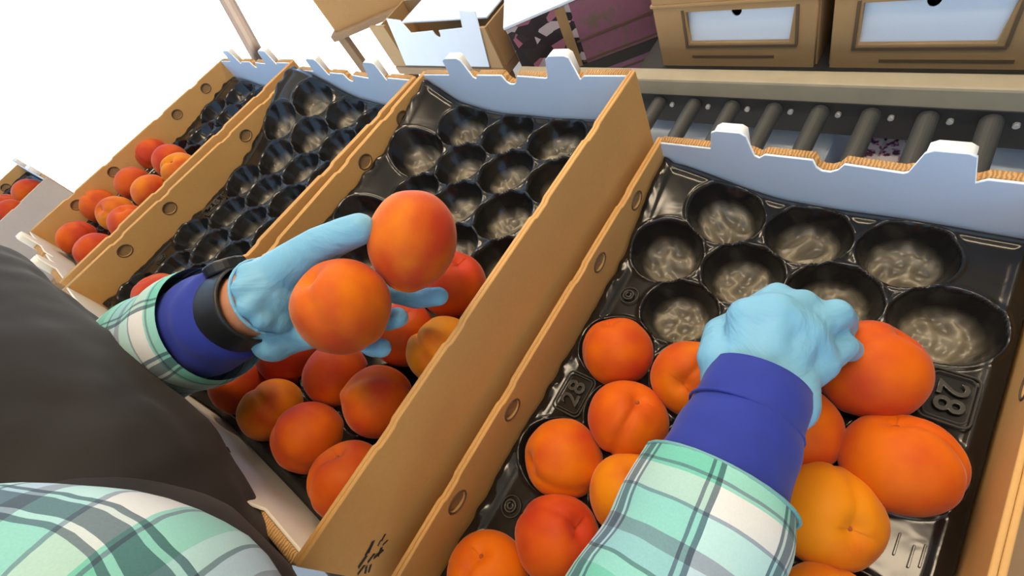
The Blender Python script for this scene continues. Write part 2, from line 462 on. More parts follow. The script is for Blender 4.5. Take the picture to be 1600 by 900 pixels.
TOYZ = Matrix(((1, 0, 0, 0), (0, 0, -1, 0), (0, 1, 0, 0), (0, 0, 0, 1)))
EW = xf(panel_mesh(end_outline(), [], 0.003, 0.0006), TOYZ); EW.materials.append(M['card_white'])
EN = EW.copy(); EN.materials.clear(); EN.materials.append(M['card_warm_lit'])
EC = xf(panel_mesh([p if p[1] <= BH else (p[0], BH) for p in end_outline()], [], 0.010, 0.001), TOYZ); EC.materials.append(M['corr'])
def tab_outline(c):
    h = BH; T = .029
    return [(c - .019, h - .012), (c + .019, h - .012), (c + .016, h + T * .88), (c + .011, h + T), (c - .011, h + T), (c - .016, h + T * .88)]
TABS = [xf(panel_mesh(tab_outline(c), [], 0.0115, 0.0012), TOYZ) for c in (-.101, .096)]
for t_ in TABS: t_.materials.append(M['card_cap'])
TABN = []
for t_ in TABS:
    q_ = t_.copy(); q_.materials.clear(); q_.materials.append(M['card_warm_lit']); TABN.append(q_)
BOT = box_mesh(-BW, BW, -BL, BL, BZ, BZ + 0.005); BOT.materials.append(M['card'])
GLUE = box_mesh(-0.003, 0.003, -BL, BL, BZ, BZ + .01)

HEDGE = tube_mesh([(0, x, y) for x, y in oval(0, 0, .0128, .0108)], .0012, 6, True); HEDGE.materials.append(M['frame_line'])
def fruit_box(i, label, name='fruit_box', mats=None, loc=None):
    l, r = BOXES[i] if loc is None else loc
    root = empty(name, l); root.rotation_mode = 'XYZ'; root.rotation_euler = r
    tag(root, label, 'cardboard box', 'open fruit boxes on the packing bench')
    out_me = OUTER
    if mats == 'grey':
        out_me = OUTER.copy(); out_me.materials.clear(); out_me.materials.append(M['card_grey'])
    for s in (-1, 1):
        w_ = obj('side_wall', out_me, None, root, (s * (BW + 0.0066), 0, 0))
        ip = obj('inner_ply', INNER, None, w_, (-s * 0.0044, 0, 0))
        for y in HOLE_Y:
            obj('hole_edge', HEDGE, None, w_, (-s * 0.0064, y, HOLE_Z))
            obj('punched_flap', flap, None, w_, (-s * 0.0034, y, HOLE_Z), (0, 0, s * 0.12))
        # end panels
    for s in (1, -1):
        e = obj('end_panel', EW if s > 0 else EN, None, root, (0, s * (BL + 0.0015), 0), (0, 0, 0 if s > 0 else math.pi))
        obj('corrugated_core', EC, None, e, (0, 0.0068, 0))
        for t_ in (TABS if s > 0 else TABN): obj('locking_tab', t_, None, e, (0, 0.0072, 0))
    obj('bottom', BOT, None, root)
    return root

# ------------------------------------------------------------------ moulded trays
def tray_mesh(seed, lifts):
    rng = np.random.RandomState(seed)
    nx, ny = 210, 332
    X, Y = np.meshgrid(np.linspace(-0.184, 0.184, nx), np.linspace(-0.291, 0.291, ny))
    Z = np.zeros_like(X); glint = np.zeros_like(X)
    def sm(t): t = np.clip(t, 0, 1); return t * t * (3 - 2 * t)
    for r in range(8):
        cs = (0.5, 1.5, 2.5) if r % 2 == 0 else (0, 1, 2, 3)
        for c in cs:
            cx, cy = cup_xy(c, r)
            e = np.sqrt(((X - cx) / 0.0430) ** 2 + ((Y - cy) / 0.0402) ** 2)
            b = np.where(e < 1, -0.040 * (1 - e ** 2.6), 0)
            b = np.maximum(b, -0.031 + 0.004 * e ** 2)
            Z = np.where(e < 1, b, Z)
            Z += 0.0022 * np.exp(-((e - 1.03) / 0.055) ** 2)
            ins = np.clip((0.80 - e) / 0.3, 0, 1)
            cr = np.zeros_like(X)
            for k in range(5):
                a = rng.uniform(0, math.pi); fq = rng.uniform(70, 150); ph = rng.uniform(0, 6)
                ww = np.sin((X * math.cos(a) + Y * math.sin(a)) * fq + ph + 1.5 * np.sin((X * math.sin(a) - Y * math.cos(a)) * fq * .6 + ph))
                cr += np.maximum(0, 1 - 1.3 * np.abs(ww))
            Z += ins * 0.0030 * (cr - 1.2)
            glint = np.maximum(glint, sm((0.80 - e) / 0.22) * (0.45 + 0.55 * np.clip((cr - .3) / 1.8, 0, 1)))  # mask of the painted reflections, strongest on crease ridges
    # raised lips of the flange, gentle buckling
    edge = np.minimum(0.184 - np.abs(X), 0.291 - np.abs(Y))
    Z += 0.003 * np.exp(-((edge - 0.012) / 0.004) ** 2) - 0.004 * np.exp(-(edge / 0.005) ** 2)
    Z += 0.0012 * np.sin(X * 41 + seed) * np.sin(Y * 33 + 2 * seed)
    wv = 0.5 + 0.5 * np.sin(Y * 95 + 3 * np.sin(Y * 37 + seed)); wv2 = 0.5 + 0.5 * np.sin(Y * 340 + X * 500 + seed)
    Z += sm((-X - 0.171) / 0.010) * (0.004 + 0.004 * wv + 0.0008 * wv2)
    for (A, sx, x0, x1, sy, y0, y1) in lifts:
        Z += A * sm((sx * X - x0) / (x1 - x0)) * sm((sy * Y - y0) / (y1 - y0))
    vs = np.stack([X.ravel(), Y.ravel(), Z.ravel()], 1)
    i = np.arange(nx * ny).reshape(ny, nx)
    fs = np.stack([i[:-1, :-1].ravel(), i[:-1, 1:].ravel(), i[1:, 1:].ravel(), i[1:, :-1].ravel()], 1)
    me = bpy.data.meshes.new('tray'); me.from_pydata(vs.tolist(), [], fs.tolist())
    a = me.attributes.new('cup_glint', 'FLOAT', 'POINT'); a.data.foreach_set('value', glint.ravel().astype(np.float32))
    me.polygons.foreach_set('use_smooth', [True] * len(me.polygons)); me.update()
    return me
T28 = text_mesh('28', 0.030, 0.0009); T28.materials.append(M['emboss'])
TMK = text_mesh('\u00a9', 0.018, 0.0006); TMK.materials.append(M['emboss'])
def rrect(hx, hy, r, n=4):
    out = []
    for (sx, sy, a0) in ((1, 1, 0), (-1, 1, 90), (-1, -1, 180), (1, -1, 270)):
        for k in range(n + 1):
            a = math.radians(a0 + 90 * k / n); out.append(((hx - r) * sx + r * math.cos(a), (hy - r) * sy + r * math.sin(a), 0))
    return out
FRM = tube_mesh(rrect(0.0175, 0.024, 0.006), 0.0011, 6, True); FRM.materials.append(M['emboss'])
FRM2 = tube_mesh(rrect(0.0145, 0.021, 0.005), 0.0007, 6, True); FRM2.materials.append(M['emboss'])
RING = tube_mesh([(0.011 * math.cos(a * math.pi / 10), 0.011 * math.sin(a * math.pi / 10), 0) for a in range(20)], 0.0007, 6, True); RING.materials.append(M['emboss'])
BARS = box_mesh(-0.0008, 0.0008, -0.009, 0.009, 0, 0.0014, 0.0004, 1); BARS.materials.append(M['emboss'])
def fruit_tray(i, label, seed, lifts, loc=None):
    l, r = BOXES[i] if loc is None else loc
    root = empty('fruit_tray', l); root.rotation_euler = r
    tag(root, label, 'tray', 'moulded black trays in the fruit boxes')
    tm = tray_mesh(seed, lifts)
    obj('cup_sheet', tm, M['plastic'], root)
    for row in (2, 4, 6):
        _, y = cup_xy(0, row)
        for s in (-1, 1):
            x = s * 0.152
            if (s < 0 and row == 4) or (s > 0 and row == 2):
                f = obj('number_frame', FRM, None, root, (x, y, 0.0025))
                obj('inner_frame', FRM2, None, f, (0, 0, 0.0004))
                obj('number', T28, None, root, (x, y, 0.0028), (0, 0, math.pi / 2 if s < 0 else -math.pi / 2))
            elif s < 0:
                obj('mark_ring', RING, None, root, (x, y, 0.0022))
                obj('mould_mark', TMK, None, root, (x, y, 0.0024), (0, 0, math.pi / 2))
            else:
                for k, dx in enumerate((-.012, -.004, .006, .012)):
                    obj('mould_bar', BARS, None, root, (x + dx, y + 0.004 * (k % 2), 0.0018))
    return root

box1 = fruit_box(0, 'nearest open fruit box with white end panel, under the right gloved hand')
box2 = fruit_box(1, 'open fruit box with wide tan side wall, under the left gloved hand')
box3 = fruit_box(2, 'open fruit box with an almost empty tray, behind the left forearm')
box4 = fruit_box(3, 'leftmost box of the bench row, half filled, against the bright yard')
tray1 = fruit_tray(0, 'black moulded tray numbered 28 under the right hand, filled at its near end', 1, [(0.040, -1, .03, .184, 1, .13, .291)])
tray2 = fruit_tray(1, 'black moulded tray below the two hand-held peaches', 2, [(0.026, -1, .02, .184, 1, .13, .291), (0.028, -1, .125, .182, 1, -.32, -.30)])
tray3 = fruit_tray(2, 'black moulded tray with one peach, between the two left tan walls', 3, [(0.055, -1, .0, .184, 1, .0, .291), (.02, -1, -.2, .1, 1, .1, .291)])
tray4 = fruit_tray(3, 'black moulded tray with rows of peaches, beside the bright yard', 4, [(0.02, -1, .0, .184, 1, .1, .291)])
# far-left box beyond the bench row
LOC5 = ((-1.955, -0.47, 0.092), (0, 0, 0.03))
box5 = fruit_box(4, 'grey printed fruit box at the left edge of the photo', mats='grey', loc=LOC5)
LOC5T = ((LOC5[0][0], LOC5[0][1], LOC5[0][2] + .032), LOC5[1])
tray5 = fruit_tray(4, 'black moulded tray in the grey box at the left edge', 5, [], loc=LOC5T)

# small black print on box walls
def blotch(parent, M4, n, seed, wx, wy, sc):
    rng = random.Random(seed); bm = bmesh.new()
    for k in range(n):
        x = rng.uniform(-wx, wx); y = rng.uniform(-wy, wy); a = rng.uniform(-.6, .6); L = rng.uniform(.4, 1) * sc; h = L * 0.28
        c, s = math.cos(a), math.sin(a)
        v = [bm.verts.new(M4 @ Vector((x + px * c - py * s, y + px * s + py * c, 0))) for px, py in ((-L, -h), (L, -h), (L * .8, h), (-L * .7, h))]
        bm.faces.new(v)
    return obj('printed_mark', bm_mesh(bm), M['print_black'], parent)
sw = [c for c in box2.children if c.name.startswith('side_wall')]
blotch(sw[1], Matrix.Translation((0.0024, -0.285, -0.012)) @ Matrix(((0, 0, 1, 0), (1, 0, 0, 0), (0, 1, 0, 0), (0, 0, 0, 1))), 12, 3, .022, .010, .007)
ne = [c for c in box2.children if c.name.startswith('end_panel')][1]
blotch(ne, Matrix.Translation((0.03, -0.0018, 0.045)) @ TOYZ, 16, 5, .028, .006, .006)

# benches
b = empty('packing_bench', (-0.82, 0, 0)); tag(b, 'wooden packing bench under the row of three boxes', 'bench')
obj('bench_top', box_mesh(-0.62, 0.62, -0.36, 0.36, -0.075, -0.035, 0.004), M['wood'], b)
for sx in (-1, 1):
    for sy in (-1, 1):
        obj('leg', box_mesh(sx * .57 - .03, sx * .57 + .03, sy * .31 - .03, sy * .31 + .03, FLOOR, -0.075, .003), M['wood'], b)
b = empty('packing_stand', (0, 0, 0)); tag(b, 'low wooden stand carrying the nearest fruit box', 'stand')
obj('stand_top', box_mesh(-0.195, 0.26, -0.33, 0.33, BZ - 0.04, BZ, 0.004), M['wood'], b)
for sx in (-.165, .23):
    for sy in (-1, 1):
        obj('leg', box_mesh(sx - .025, sx + .025, sy * .29 - .025, sy * .29 + .025, FLOOR, BZ - 0.04, .003), M['wood'], b)
b = empty('wooden_stand', (-1.955, -0.47, 0)); tag(b, 'wooden stand under the grey box at the left edge', 'stand')
obj('stand_top', box_mesh(-0.22, 0.22, -0.33, 0.33, -0.063, -0.023, 0.004), M['wood'], b)
for sx in (-.19, .19):
    for sy in (-1, 1):
        obj('leg', box_mesh(sx - .025, sx + .025, sy * .29 - .025, sy * .29 + .025, FLOOR, -0.063, .003), M['wood'], b)

# ------------------------------------------------------------------ peaches
def peach_mesh(seed, groove=0.075, tip=0.05, squash=0.97):
    rng = random.Random(seed)
    nt, npn = 34, 56
    vs = []; fs = []
    off = Vector((seed * 3.1, 0, 0))
    for i in range(nt + 1):
        th = math.pi * i / nt
        for k in range(npn):
            ph = 2 * math.pi * k / npn
            st = math.sin(th); ct = math.cos(th)
            n = Vector((st * math.cos(ph), st * math.sin(ph), ct))
            dph = (ph + math.pi) % (2 * math.pi) - math.pi
            arc = dph * st
            g = groove * math.exp(-(arc / 0.085) ** 2) * max(0, min(1, st * 1.6)) * (0.35 + 0.65 * (ct * .5 + .5)) * (1 if abs(dph) < 1.6 else 0)
            sh = 0.035 * math.exp(-((abs(arc) - 0.30) / 0.22) ** 2) * (1 if abs(dph) < 1.6 else 0)
            cav = 0.19 * math.exp(-(th / 0.25) ** 2) + 0.05 * math.exp(-(th / 0.45) ** 2)
            tp = tip * math.exp(-((math.pi - th) / 0.17) ** 2)
            r = 1 - g + sh - cav + tp + 0.025 * mnoise.noise(n * 1.6 + off)
            vs.append((n.x * r, n.y * r * 1.02, n.z * r * squash))
    for i in range(nt):
        for k in range(npn):
            a = i * npn + k; b2 = i * npn + (k + 1) % npn
            fs.append((a, a + npn, b2 + npn, b2))
    me = bpy.data.meshes.new('peach'); me.from_pydata(vs, [], fs)
    bm = bmesh.new(); bm.from_mesh(me); bmesh.ops.remove_doubles(bm, verts=bm.verts, dist=1e-5); bm.to_mesh(me); bm.free()
    me.polygons.foreach_set('use_smooth', [True] * len(me.polygons)); me.materials.append(M['peach'])
    return me
PM = [peach_mesh(1), peach_mesh(2, 0.05, 0.09, 0.95), peach_mesh(3, 0.10, 0.03, 0.93), peach_mesh(4, 0.03, 0.05, 1.0)]
scar = bpy.data.meshes.new('scar')
bm = bmesh.new(); bmesh.ops.create_icosphere(bm, subdivisions=2, radius=0.06, matrix=Matrix.Translation((0, 0, 0.715)) @ Matrix.Diagonal((1, 1, .5, 1))); bm.to_mesh(scar); bm.free()
scar.materials.append(M['pit'])
def peach(p, R, kind, axis, spin, blush, yellow, label, group, n='peach'):
    """axis: direction (world) that the stem hollow points to"""
    o = obj(n, PM[kind])
    q = Vector(axis).normalized().to_track_quat('Z', 'Y').to_matrix().to_4x4() @ Matrix.Rotation(spin, 4, 'Z')
    o.matrix_world = Matrix.Translation(p) @ q @ Matrix.Diagonal((R, R, R, 1))
    o.color = (blush, yellow, 0, 1)
    tag(o, label, 'peach', group)
    obj('stem_scar', scar, None, o)
    return o
def tray_point(i, u, v, h):
    """world point where the sight line through (u,v) meets the plane h above tray i"""
    Mx = box_matrix(i); inv = Mx.inverted()
    c = inv @ Vector(CAM); d = inv.to_3x3() @ Vector(ray(u, v))
    t = (h - c.z) / d.z
    q = c + d * t
    return Mx @ q
TC = Vector(CAM)
def tp(i, u, v, R, kind, ax, spin, bl, ye, label, h=None):
    """ax: 'c' stem hollow towards viewer, 'u' up, 's' side, or vector"""
    p = tray_point(i, u, v, 0.012 if h is None else h)
    A = {'u': Vector((0.1, .1, 1)), 'c': (TC - p), 's': Vector((1, -.3, .2)), 'd': Vector((.1, .1, -1)), 't': -(TC - p)}.get(ax, ax) if isinstance(ax, str) else Vector(ax)
    return peach(p, R, kind, A, spin, bl, ye, label, 'peaches in fruit box %s' % ['one', 'two', 'three', 'four'][i])
# box one (right)
G1 = [
 (965, 549, .0385, 3, (-.4, .6, .8), 0.4, .30, .10, 'round orange peach against the left wall of the nearest box, farthest along it'),
 (1078, 592, .0385, 0, (.1, -.6, 1), 1.0, .22, .25, 'orange peach half hidden by the left side of the right glove'),
 (981, 655, .0405, 2, (.3, .5, .8), 2.2, .25, .10, 'orange peach with a crease, beside the embossed left number 28'),
 (879, 716, .0400, 3, (-.5, -.6, .6), .3, .20, .25, 'bright orange peach with small pitted tip, below the left number 28'),
 (985, 772, .0385, 1, (.2, .5, .8), 2.0, .08, .75, 'yellow-orange peach tucked beside the plaid cuff, left of the forearm'),
 (872, 842, .0405, 3, (.5, .5, .6), .8, .48, .0, 'red-orange smooth peach left of the right plaid forearm'),
 (762, 896, .0400, 2, (-.1, .5, 1), 1.45, .15, .18, 'orange peach with deep cleft at the bottom edge, beside the tan wall'),
 (1362, 577, .0430, 3, (.3, .6, .5), 1.2, .50, .05, 'large red-orange peach being gripped by the right glove'),
 (1240, 668, .0390, 3, (-.3, .5, .8), .5, .35, .10, 'orange peach peeking out right of the blue cuff'),
 (1404, 722, .0425, 2, (-.35, .75, .75), 2.7, .22, .15, 'large orange peach with curved crease, below the right number 28'),
 (1292, 806, .0410, 1, (.5, -.2, .8), .6, .10, .80, 'yellow-orange peach right of the plaid forearm'),
 (1295, 972, .0390, 1, (.5, -.2, .8), .6, .12, .75, 'yellow peach barely showing at the bottom edge, right of the forearm'),
]
for (u, v, R, k, ax, sp, bl, ye, lb) in G1:
    tp(0, u, v, R, k, ax, sp, bl, ye, lb, 0.022 if 'gripped' in lb else None)
G2 = [
 (425, 640, .0375, 1, (-.6, .3, .7), 2.0, .22, .60, 'yellow-orange peach nearest the front panel, lowest-left beside the plaid cuff'),
 (483, 683, .0380, 3, (-.8, .2, .4), 1.0, .42, .15, 'orange-red peach in the near row, between a yellow one and the lowest one'),
 (545, 748, .0385, 2, (-.3, .5, .9), .9, .36, .15, 'orange peach in the near corner against the wide tan wall'),
 (525, 585, .0375, 0, (-.9, -.2, .5), -.6, .70, .0, 'red peach with creased side directly below the lower held peach'),
 (590, 627, .0385, 1, (.6, .4, -.9), 1.2, .42, .25, 'orange peach with a pale pointed tip, by the middle of the wide wall'),
 (450, 556, .0370, 3, (.3, .4, .8), .2, .72, .0, 'deep red peach just below the watch and the lower held peach'),
 (378, 600, .0385, 3, (.3, .2, .8), .2, .80, .0, 'dark red peach touching the left cuff'),
 (688, 546, .0375, 2, (-.7, .2, .7), 1.2, .12, .85, 'yellow peach half hidden by the wide tan wall'),
 (632, 522, .0370, 3, (.2, .4, .8), .2, .72, .0, 'red peach behind the gloved fingertips'),
 (708, 446, .0395, 3, (.3, .5, .7), .5, .70, .0, 'red peach right of the upper held peach'),
]
for (u, v, R, k, ax, sp, bl, ye, lb) in G2: tp(1, u, v, R, k, ax, sp, bl, ye, lb)
tp(2, 250, 462, .0385, 0, (-.2, .3, .9), .5, .40, .35, 'single peach in the almost empty box, above the plaid forearm')
G4 = [
 (122, 372, .6, .1, 'red-orange peach in the near-left corner of the leftmost bench box'),
 (152, 393, .7, .0, 'pinkish red peach second from the near corner of the leftmost bench box'),
 (156, 322, .4, .2, 'orange peach in the second row, against the sunlit left wall'),
 (182, 334, .25, .6, 'yellow-orange peach in the middle of the second row by the yard'),
 (203, 349, .5, .1, 'pale pink peach of the second row, cut by the tan double wall'),
 (209, 287, .45, .1, 'orange peach in the third row, against the sunlit left wall'),
 (237, 300, .3, .5, 'yellow-orange peach of the third row, beside the tan double wall'),
 (241, 242, .75, .0, 'darkest red peach, farthest left in the leftmost bench box'),
 (267, 252, .6, .0, 'pink-red peach in the middle of the farthest filled row'),
 (283, 266, .15, .8, 'pale yellow peach of the farthest filled row, beside the double wall'),
]
rr = random.Random(4)
for (u, v, bl, ye, lb) in G4:
    tp(3, u, v, .0390, rr.randrange(4), (rr.uniform(-.8, .4), rr.uniform(-.5, .5), .7), rr.uniform(0, 6), bl, ye, lb)
M5 = Matrix.Translation(LOC5T[0]) @ Euler(LOC5[1]).to_matrix().to_4x4()
for (c, r, bl, ye, lb) in [(2, 1, .5, .1, 'orange peach at the left photo edge, far row of the grey box'), (3, 1, .55, .1, 'pink-orange peach nearest the grey wall at the left photo edge'),
                       (2.5, 2, .3, .4, 'yellowish peach in the second row of the grey box at the left edge'), (1.5, 2, .5, .1, 'orange peach deepest in the grey box at the left edge'),
                       (2.5, 0, .5, .1, 'orange peach in the far corner of the grey box at the left edge'), (3, 3, .4, .2, 'orange peach low in the grey box at the left edge')]:
    x, y = cup_xy(c, r)
    peach(M5 @ Vector((x, y, .012)), .04, rr.randrange(4), (rr.uniform(-.8, .4), rr.uniform(-.5, .5), .7), rr.uniform(0, 6), bl, ye, lb, 'peaches in the grey box')
# the two held in the left hand
H1 = pt(645, 374, .445); H2 = pt(534, 478, .425)
ph1 = peach(H1, .0385, 3, RC.T @ np.array((.12, -.99, .25)), 5.6, .55, .45, 'upper of the two peaches held in the left glove, with a yellow patch', 'peaches held in the left hand')
ph1.matrix_world = ph1.matrix_world @ Matrix.Diagonal((1, 1, 1.19, 1))
peach(H2, .0408, 3, RC.T @ np.array((-.45, -.55, -.55)), 1.2, .40, .30, 'lower of the two peaches held in the left glove', 'peaches held in the left hand')

# ------------------------------------------------------------------ the packer
person = empty('person', (-0.36, -0.55, FLOOR))
tag(person, 'packer in charcoal vest, plaid shirt and blue gloves reaching over the boxes', 'person')
inv_p = Matrix.Translation((-0.36, -0.55, FLOOR)).inverted()
def pobj(name, me, mat, parent=None):
    o = obj(name, me, mat, parent or person)
    if parent is None: o.matrix_parent_inverse = inv_p
    else: pass
    return o
# --- right arm joints
rS = pt(150, 1030, .285); rE = Vector((.045, -.345, .155)); rW = pt(1178, 618, .375)
# --- right hand
def chain(pts, r): return [(p, q) for p, q in zip(pts, r)]
R_hand = []
wr_ = rW
mc = [pt(1168, 497, .392), pt(1212, 490, .385), pt(1256, 518, .385), pt(1280, 566, .392)]
for k, p in enumerate(mc):
    R_hand.append([(wr_ + (p - wr_) * .12 + Vector((0.012 * (k - 1.5), 0, -.004)), .022), (wr_ + (p - wr_) * .6, .0185), (p, .0155)])
R_hand.append([(mc[0], .0165), (mc[1], .017), (mc[2], .0165), (mc[3], .0155)])
a = .5
R_hand.append([((wr_ + mc[0]) / 2, .018), ((wr_ + mc[1]) / 2, .019), ((wr_ + mc[2]) / 2, .019), ((wr_ + mc[3]) / 2, .018)])
R_hand.append(chain([mc[0], pt(1214, 463, .405), pt(1232, 470, .432), pt(1240, 488, .450)], [.0135, .0118, .0105, .0092]))
R_hand.append(chain([mc[1], pt(1254, 474, .398), pt(1270, 483, .428), pt(1278, 500, .448)], [.0138, .0118, .0108, .0095]))
R_hand.append(chain([mc[2], pt(1306, 491, .398), pt(1318, 500, .425), pt(1322, 520, .442)], [.0140, .0128, .0112, .0096]))
R_hand.append(chain([mc[3], pt(1317, 541, .402), pt(1330, 548, .424), pt(1334, 560, .438)], [.0130, .0115, .0105, .0090]))
R_hand.append(chain([wr_ + Vector((-.012, .012, 0)), pt(1122, 560, .395), pt(1125, 520, .420), pt(1160, 500, .450), pt(1190, 500, .465)], [.018, .0165, .0135, .012, .010]))
R_hand.append([(rW, .0255), (rW + (rE - rW).normalized() * .05, .0265)])
# --- left hand (palm up under the peaches)
lW = pt(372, 486, .475); lE = Vector((-.66, -.36, .20)); lS = Vector((-.58, -.40, .40))
L_hand = []
Lmc = [pt(528, 430, .488), pt(528, 464, .490), pt(516, 496, .484), pt(498, 520, .476)]
for k, p in enumerate(Lmc):
    L_hand.append([(lW + (p - lW) * .10 + (Lmc[k] - Lmc[1]) * .25, .022), (lW + (p - lW) * .55, .0185), (p, .0145)])
L_hand.append([(p, .0145) for p in Lmc])
L_hand.append([((lW + p) / 2, .017) for p in Lmc])
L_hand.append(chain([Lmc[0], pt(596, 452, .502), pt(650, 467, .500), pt(686, 463, .486)], [.0125, .0112, .0105, .0098]))
L_hand.append(chain([Lmc[1], pt(575, 492, .498), pt(606, 500, .480), pt(622, 496, .462)], [.0125, .0115, .0108, .0100]))
L_hand.append(chain([Lmc[2], pt(556, 527, .487), pt(582, 542, .470), pt(597, 544, .458)], [.0120, .0108, .0100, .0092]))
L_hand.append(chain([Lmc[3], pt(528, 522, .478), pt(552, 524, .470)], [.0112, .0098, .0086]))
L_hand.append(chain([pt(405, 468, .470), pt(440, 425, .452), pt(498, 385, .440), pt(540, 366, .430), pt(562, 358, .427)], [.022, .0215, .0172, .0152, .0142]))
L_hand.append([(pt(450, 440, .462), .018), (pt(480, 470, .485), .016)])
L_hand.append([(pt(408, 448, .472), .023), (pt(416, 494, .480), .024), (pt(428, 532, .478), .021)])
L_hand.append([(pt(455, 440, .476), .020), (pt(462, 488, .490), .019), (pt(462, 522, .484), .018)])
L_hand.append([(pt(424, 534, .478), .019), (pt(462, 522, .484), .018), (Lmc[3], .0145)])
ld1 = (lE - lW).normalized()
s1 = ld1.cross(Vector((0, 0, 1))).normalized(); t1 = s1.cross(ld1)
wc = lW - ld1 * .048
targets = [(pt(440, 425, .452), .0205)] + [((lW + p) / 2, .0175) for p in Lmc]
for k in range(10):
    an = 2 * math.pi * k / 10
    q = wc + (s1 * math.cos(an) + t1 * math.sin(an)) * .0255
    for tp_, tr_ in sorted(targets, key=lambda t: (t[0] - q).length)[:2]:
        L_hand.append([(q, .0115), (tp_, tr_ * .8)])
L_hand.append([(wc, .022), (wc + (Lmc[1] - wc) * .3, .022)])
lob = lW + (Lmc[3] - lW) * .10 + (Lmc[3] - Lmc[1]) * .25
lob = lob - ld1 * .012
for tgt, tr_ in ((wc, .025), ((lW + Lmc[2]) / 2, .018), (wc + (lob - wc) * .4 - ld1 * .01, .022)):
    L_hand.append([(lob, .019), (tgt, tr_)])
L_hand.append([(lW, .0265), (lW + (lE - lW).normalized() * .05, .0275)])
gR = pobj('glove', union_mesh(R_hand, .0028, 5), M['glove']); gR['label'] = 'pale blue right glove gripping a peach'
# the left glove starts past the wrist: skin shows between watch and glove
gL = pobj('glove', union_mesh(L_hand[:-1], .0028, 5), M['glove']); gL['label'] = 'pale blue left glove cradling two peaches'
def rim(c, d, r, tr, ell=1.0, n=28):
    d = d.normalized(); s = d.cross(Vector((0, 0, 1))).normalized(); t = s.cross(d)
    return tube_mesh([c + (s * math.cos(2 * math.pi * k / n) + t * math.sin(2 * math.pi * k / n) * ell) * r for k in range(n)], tr, 8, True)
ld0 = (lE - lW).normalized()
# head (above the view), turned down towards the boxes
hc = Vector((-.41, -.30, .625)); hf = Vector((.42, .70, -.58)).normalized(); hs = hf.cross(Vector((0, 0, 1))).normalized(); hu = hs.cross(hf).normalized()
def hp(x, y, z): return hc + hs * x + hf * y + hu * z
head_ch = [[(hp(0, -.025, .035), .078), (hp(0, .015, .03), .074)], [(hp(0, .02, -.03), .060), (hp(0, .045, -.075), .036)], [(hp(0, .07, .01), .016), (hp(0, .098, -.022), .0135)],
           [(hp(-.026, .088, -.022), .010), (hp(.026, .088, -.022), .010)], [(hp(-.02, .072, -.052), .012), (hp(.02, .072, -.052), .012)],
           [(hp(-.074, 0, .015), .014), (hp(-.076, -.005, -.018), .010)], [(hp(.074, 0, .015), .014), (hp(.076, -.005, -.018), .010)],
           [(hp(-.03, .076, .028), .014), (hp(.03, .076, .028), .014)], [(Vector((-.44, -.40, .47)), .056), (hp(0, -.03, -.05), .054)]]
# body: continuous torso, arms and hands (inside the clothing)
def shrink(chs, f): return [[(p, r * f) for p, r in c] for c in chs]
spine = [(Vector((-.30, -.66, -.25)), .115), (Vector((-.32, -.60, 0)), .11), (Vector((-.38, -.50, .22)), .115), (Vector((-.42, -.43, .40)), .08), (Vector((-.44, -.38, .50)), .052)]
body_ch = [spine, [(Vector((-.40, -.46, .36)), .065), (rS, .046), (rE, .036), (rW, .023)],
           [(Vector((-.40, -.45, .36)), .075), (lS, .048), (lE, .036), (lW, .0330), (lW - ld0 * .016, .0330), (lW - ld0 * .030, .030), (lW - ld0 * .046, .016)]]
for s in (-.09, .09):
    body_ch.append([(Vector((-.30 + s, -.66, -.25)), .085), (Vector((-.30 + s, -.64, -.64)), .058), (Vector((-.30 + s, -.67, FLOOR + .08)), .042), (Vector((-.30 + s, -.56, FLOOR + .04)), .035)])
body = pobj('body', union_mesh(body_ch + head_ch + shrink(R_hand[:-1], .8) + shrink(L_hand[:-1], .8), .006, 3), M['skin'])
for sx in (-.031, .031):
    pobj('iris', union_mesh([[(hp(sx, .0835, .004), .0052)]], .001, 1), M['print_black'])
    ey = pobj('eye', union_mesh([[(hp(sx, .074, .006), .0125)]], .002, 1), M['eye'])
pobj('mouth', tube_mesh([hp(-.022, .083, -.050), hp(-.010, .090, -.052), hp(.010, .090, -.052), hp(.022, .083, -.050)], .0035, 8), M['lip'])
pobj('hair', union_mesh([[(hp(0, -.035, .03), .080), (hp(0, -.045, -.02), .074)], [(hp(-.06, -.02, .03), .026), (hp(.06, -.02, .03), .026)]], .006, 3), M['hair'])
pobj('cap', union_mesh([[(hp(0, -.02, .055), .080), (hp(0, .012, .055), .077)], [(hp(-.045, .09, .062), .012), (hp(0, .125, .050), .012), (hp(.045, .09, .062), .012)], [(hp(-.04, .06, .065), .016), (hp(.04, .06, .065), .016)], [(hp(0, .06, .066), .016), (hp(0, .12, .052), .012)]], .005, 3), M['vest'])
shirt = pobj('shirt', union_mesh([[(p, r + .016) for p, r in spine[:4]]], .010, 4), M['plaid_plain'])
pobj('trousers', union_mesh([[(Vector((-.30, -.66, -.30)), .135)]] + [[(Vector((-.30 + q, -.66, -.27)), .105), (Vector((-.30 + q, -.64, -.64)), .078), (Vector((-.30 + q, -.67, FLOOR + .13)), .064)] for q in (-.09, .09)], .012, 4), M['denim'])
for q in (-.09, .09):
    pobj('shoe', union_mesh([[(Vector((-.30 + q, -.69, FLOOR + .052)), .050), (Vector((-.30 + q, -.60, FLOOR + .046)), .045), (Vector((-.30 + q, -.52, FLOOR + .041)), .040)]], .008, 3), M['shoe'])
